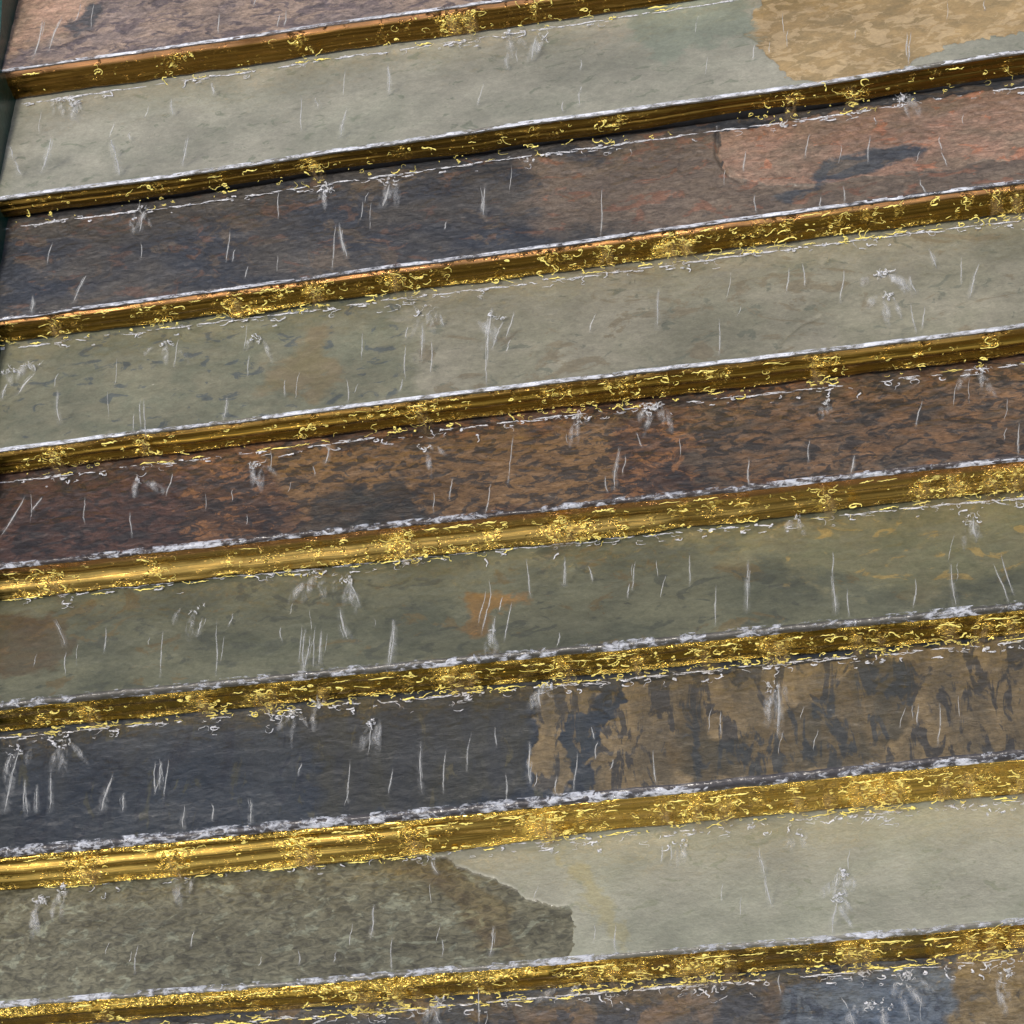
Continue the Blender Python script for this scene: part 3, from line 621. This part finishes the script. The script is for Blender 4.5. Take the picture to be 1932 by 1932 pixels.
def water(k):
    root = bpy.data.objects.new('water', None); COL.objects.link(root)
    x0 = -.3; y0, z0 = nose(k, np.array([x0])); root.location = (0, 0, 0)
    root['kind'] = 'stuff'; root['label'] = WL[k] + ', with white foam, gold glints modelled on the brass and splashes'; root['category'] = 'water'
    # --- water film over the nosing, its sky reflection painted white
    xs = np.concatenate([np.arange(X0 + .001, .36, .0018), np.linspace(.365, X1, 60)])
    yn, zn = nose(k, xs); te = EDGE[k]; R = te * .5 + .0009
    rows = []
    for a in np.linspace(-.06 if k < 4 else -.12, math.pi * (.36 if k < 4 else .50), 14):
        wob = (fbm(xs * 85, a * 1.5 + 0 * xs, 200 + k, 4) - .5) * (.0022 + te * .12)
        if a < 0: y = yn + te * .5 + (-a) * .008; z = zn + .0010 + (-a) * .0012 + wob * .2; 
        else: y = yn + te * .5 - (R + wob) * math.sin(a); z = zn - te * .5 + .0002 + (R + wob * .5) * math.cos(a)
        rows.append(np.stack([xs, y, z], -1))
    Vv = np.array(rows)
    mesh_from('sheen_lip', Vv.reshape(-1, 3), grid_faces(len(rows), len(xs)), M_LIP if k < 4 else M_LIPW, root)
    # --- sun glints on the riser, modelled as bright yellow strands
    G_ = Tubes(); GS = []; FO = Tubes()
    h0 = float(rh(k, -.3))
    hh = lambda x: float(rh(k, x)) - EDGE[k]
    def face(x, v, off):
        y, z = nose(k, np.array([x])); return np.array([x, float(y[0]) - off, float(z[0]) - EDGE[k] - hh(x) * v])
    def extra(x):
        p_ = proj(np.array([[x, float(nose(k, np.array([x]))[0][0]), float(nose(k, np.array([x]))[1][0])]]))[0, 0]
        if k == 4: return .003 + .011 * min(1, max(.1, (1720 - p_) / 620))
        if k == 6: return .003 + .014 * min(1, max(0, (1150 - p_) / 500))
        if k == 7: return .003 + .008 * (p_ < 1060)
        return .003
    for cx, dn in CL[k]:
        p = at_y(cx, float(np.interp(cx, [v for v, t in zip(XS, T[k]) if t is not None], [t for t in T[k] if t is not None])), float(nose(k, np.array([0.]))[0][0]))
        xw = p[0]
        if xw < X0 + .01 or xw > .7: continue
        tall = dn > 9
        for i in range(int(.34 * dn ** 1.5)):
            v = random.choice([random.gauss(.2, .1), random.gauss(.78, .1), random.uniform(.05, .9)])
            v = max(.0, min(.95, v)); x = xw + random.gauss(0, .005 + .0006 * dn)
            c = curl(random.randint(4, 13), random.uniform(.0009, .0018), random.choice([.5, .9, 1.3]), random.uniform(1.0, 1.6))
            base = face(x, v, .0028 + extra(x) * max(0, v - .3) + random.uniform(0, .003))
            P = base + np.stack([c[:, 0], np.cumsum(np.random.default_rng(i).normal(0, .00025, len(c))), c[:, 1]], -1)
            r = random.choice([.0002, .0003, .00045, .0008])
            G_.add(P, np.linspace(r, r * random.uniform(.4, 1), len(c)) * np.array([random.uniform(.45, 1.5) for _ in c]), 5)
        if tall:     # a spray of tinted water in front of the brass
            GS.append((xw, dn))
        # --- white foam where it lands on the next tread
        for i in range(int(dn * .55)):
            x = xw + random.gauss(0, .012)
            y, z = nose(k, np.array([x])); zb = float(z[0]) - float(rh(k, x)); yy = float(y[0])
            d = abs(random.gauss(.003, .008)); c = curl(random.randint(4, 10), random.uniform(.0009, .002), .8, 1.5)
            P = np.array([x, yy - .003 - d, zb + .0015]) + np.stack([c[:, 0], -np.abs(c[:, 1]) * .8, c[:, 1] * .35 + .0004], -1)
            r = random.choice([.0003, .0005, .0011])
            FO.add(P, r * (1.1 - np.linspace(0, .8, len(c))), 5)
    # jagged glint strands running along the top and the bottom edge of the brass
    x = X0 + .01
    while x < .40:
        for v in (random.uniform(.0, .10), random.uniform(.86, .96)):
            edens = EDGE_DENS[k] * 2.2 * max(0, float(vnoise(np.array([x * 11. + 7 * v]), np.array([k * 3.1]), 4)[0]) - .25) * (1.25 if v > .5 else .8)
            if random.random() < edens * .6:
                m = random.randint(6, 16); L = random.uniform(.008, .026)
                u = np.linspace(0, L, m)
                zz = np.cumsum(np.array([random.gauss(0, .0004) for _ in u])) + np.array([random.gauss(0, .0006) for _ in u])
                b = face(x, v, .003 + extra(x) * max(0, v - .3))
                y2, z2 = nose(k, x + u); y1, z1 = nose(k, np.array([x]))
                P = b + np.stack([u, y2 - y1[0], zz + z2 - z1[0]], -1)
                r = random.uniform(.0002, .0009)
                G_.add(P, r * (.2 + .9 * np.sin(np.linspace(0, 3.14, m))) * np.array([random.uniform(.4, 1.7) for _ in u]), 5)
        x += random.uniform(.005, .012)
    # loose specks of modelled glint
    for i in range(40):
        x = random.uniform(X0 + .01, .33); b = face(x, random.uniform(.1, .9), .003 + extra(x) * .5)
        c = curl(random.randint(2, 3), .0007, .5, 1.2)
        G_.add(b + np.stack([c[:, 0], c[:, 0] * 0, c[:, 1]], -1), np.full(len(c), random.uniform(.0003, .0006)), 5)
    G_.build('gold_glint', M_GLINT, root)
    # tinted sprays: thin wavy sheets of falling water
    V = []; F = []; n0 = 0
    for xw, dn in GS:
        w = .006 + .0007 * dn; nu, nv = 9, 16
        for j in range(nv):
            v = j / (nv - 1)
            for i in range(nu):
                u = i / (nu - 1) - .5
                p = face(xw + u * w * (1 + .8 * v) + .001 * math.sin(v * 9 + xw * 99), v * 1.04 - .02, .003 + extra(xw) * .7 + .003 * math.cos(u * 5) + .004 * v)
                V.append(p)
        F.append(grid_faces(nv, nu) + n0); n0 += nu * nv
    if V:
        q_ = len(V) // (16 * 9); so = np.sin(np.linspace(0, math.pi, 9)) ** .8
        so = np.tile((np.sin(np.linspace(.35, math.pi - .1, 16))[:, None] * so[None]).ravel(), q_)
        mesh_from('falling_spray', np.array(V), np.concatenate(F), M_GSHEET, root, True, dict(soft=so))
    # --- line of foam where the water lands along the back of the next tread
    x = X0 + .008
    while x < .42:
        y, z = nose(k, np.array([x]))
        if random.random() < (.75 if k in (0, 1) else .5) * (.5 + 1.0 * float(vnoise(np.array([x * 14.]), np.array([k * 2.3]), 8)[0])):
            m = random.randint(6, 14); L = random.uniform(.006, .030); u = np.linspace(0, L, m)
            y2, z2 = nose(k, x + u); zb = z2 - rh(k, x + u)
            dy = .0035 + np.abs(np.cumsum(np.array([random.gauss(0, .0004) for _ in u]))) + random.uniform(0, .002)
            r = random.uniform(.0003, .0009)
            FO.add(np.stack([x + u, y2 - dy, zb + .0012 - dy * .16], -1), r * (.25 + np.sin(np.linspace(0, 3.14, m))), 6)
        x += random.uniform(.004, .014)
    return root, FO


roots = []
for k in range(8): roots.append(water(k))


def foam_on_tread(k):
    """single jets and splashes standing on tread k"""
    J = Tubes(); JW = Tubes(); RIB = []
    L_ = [[float(v) for v in s.split()] for s in ST[k].split(';')]
    rr = random.Random(k)
    for _ in range(16):
        px_ = rr.uniform(20, 1900); yy_ = float(np.interp(px_, XS, [t if t is not None else -140 for t in T[min(k, 7)]])) + (250 if k == 8 else 0) - rr.uniform(15, 130)
        L_.append([px_ + rr.uniform(-2, 12), yy_ - rr.uniform(18, 60), px_, yy_, rr.choice([0, 0, 1])])
    for a, b, c, d, w in L_:
        p1 = tread_hit(k, c, d, .004); p0 = at_y(a, b, p1[1])
        m = 12; t = np.linspace(0, 1, m)
        P = p0 + (p1 - p0) * t[:, None]; L = np.linalg.norm(p1 - p0)
        ph = random.uniform(0, 6); P[:, 0] += np.sin(t * random.uniform(3, 7) + ph) * .0009 + np.array([random.gauss(0, .0002) for _ in t])
        r = {0: .0005, 1: .0007, 2: .0009, 3: .0012}[int(w)] * random.uniform(.85, 1.15)
        prof_ = np.clip(np.sin(np.clip(t * 1.05, 0, 1) * math.pi) ** .5, .15, 1) * (.6 + .4 * t)
        (J if w < 3 else JW).add(P, r * prof_, 7, .55)
        if w >= 1: RIB.append((P, {1: .0016, 2: .0038, 3: .0062}[int(w)]))
        if w >= 2:
            for _ in range(2):
                Q = P + np.array([random.gauss(0, .0016), random.gauss(0, .001), 0])
                i0 = random.randint(0, 5); i1 = i0 + random.randint(4, 6)
                J.add(Q[i0:i1], r * .4 * np.linspace(1, .5, i1 - i0), 5)
    return J, JW, RIB


def splash(FO, J, k, px, py, size, n_):
    c0 = tread_hit(k, px, py, .004); size *= .001
    for i in range(n_):
        a = random.uniform(0, 6.28); rr = size * math.sqrt(random.random()) * .6
        base = c0 + np.array([math.cos(a) * rr, math.sin(a) * rr * .6, abs(random.gauss(.001, .003))])
        c = curl(random.randint(4, 11), random.uniform(.0008, .0018), random.choice([.4, .8, 1.1]), .8)
        P = base + np.stack([c[:, 0], c[:, 1] * .25, c[:, 1] * .75], -1)
        r = random.choice([.00022, .0004, .0007, .0012]) * (1.2 if n_ > 20 else 1)
        (FO if random.random() < .4 else J).add(P, r * (1.2 - np.linspace(0, 1, len(c))), 5)


topw = bpy.data.objects.new('water', None); COL.objects.link(topw)
topw['kind'] = 'stuff'; topw['category'] = 'water'; topw['label'] = 'thin white jets of water bouncing on the topmost pinkish grey tread'
for k in range(9):
    root, FO = (topw, Tubes()) if k == 0 else roots[k - 1]
    J, JW, RIB = foam_on_tread(k)
    for s in SPL:
        if s[0] == k: splash(FO, J, *s)
    # thin translucent fans of water running out from where it lands
    V = []; F = []; n0 = 0
    for s in SPL:
        if s[0] != k or s[4] < 8: continue
        c0 = tread_hit(k, s[1], s[2], .003)
        for _ in range(2 + s[4] // 9):
            a = random.gauss(-math.pi / 2 - .1, .45); L = random.uniform(.018, .05); w0 = random.uniform(.004, .009); w1 = random.uniform(.008, .022)
            st = c0 + np.array([random.gauss(0, s[3] * .0005), random.uniform(-.002, .008), 0]); sl_ = .155
            for j in range(10):
                t = j / 9
                for i in range(5):
                    u = (i - 2) / 4 * (w0 + (w1 - w0) * t) * math.sin(math.pi * (.12 + .80 * t))
                    x = st[0] + math.cos(a) * L * t - math.sin(a) * u; y = st[1] + math.sin(a) * L * t + math.cos(a) * u
                    V.append((x, y, st[2] + (y - st[1]) * sl_ + .004 * math.sin(math.pi * t) + .0007 * math.cos(i * 2.1 + j)))
            F.append(grid_faces(10, 5) + n0); n0 += 50
    sh = (np.sin(np.linspace(.1, math.pi - .1, 10))[:, None] * np.sin(np.linspace(0, math.pi, 5))[None]).ravel()
    SO = [np.tile(sh, n0 // 50)] if n0 else []
    for P, r in RIB:      # soft broad ribbons of water round the thicker jets
        m_ = len(P); t_ = np.linspace(0, 1, m_)
        u_ = np.linspace(-1, 1, 5)
        Q = P[:, None] + np.stack([u_ * r * 1.0, -.0006 * np.cos(u_ * 2) - .0004, 0 * u_], -1)[None] * (.6 + .9 * t_)[:, None, None]
        V += list(Q.reshape(-1, 3)); F.append(grid_faces(m_, 5) + n0); n0 += m_ * 5
        SO.append((np.sin(t_ * math.pi * .92 + .12)[:, None] ** .7 * np.sin(np.linspace(0, math.pi, 5))[None]).ravel())
    if V: mesh_from('thin_water', np.array(V), np.concatenate(F), M_SHEET, root, True, dict(soft=np.concatenate(SO)))
    FO.build('foam', M_FOAM, root); J.build('water_jet', M_JET, root); JW.build('broad_jet', M_JET, root)
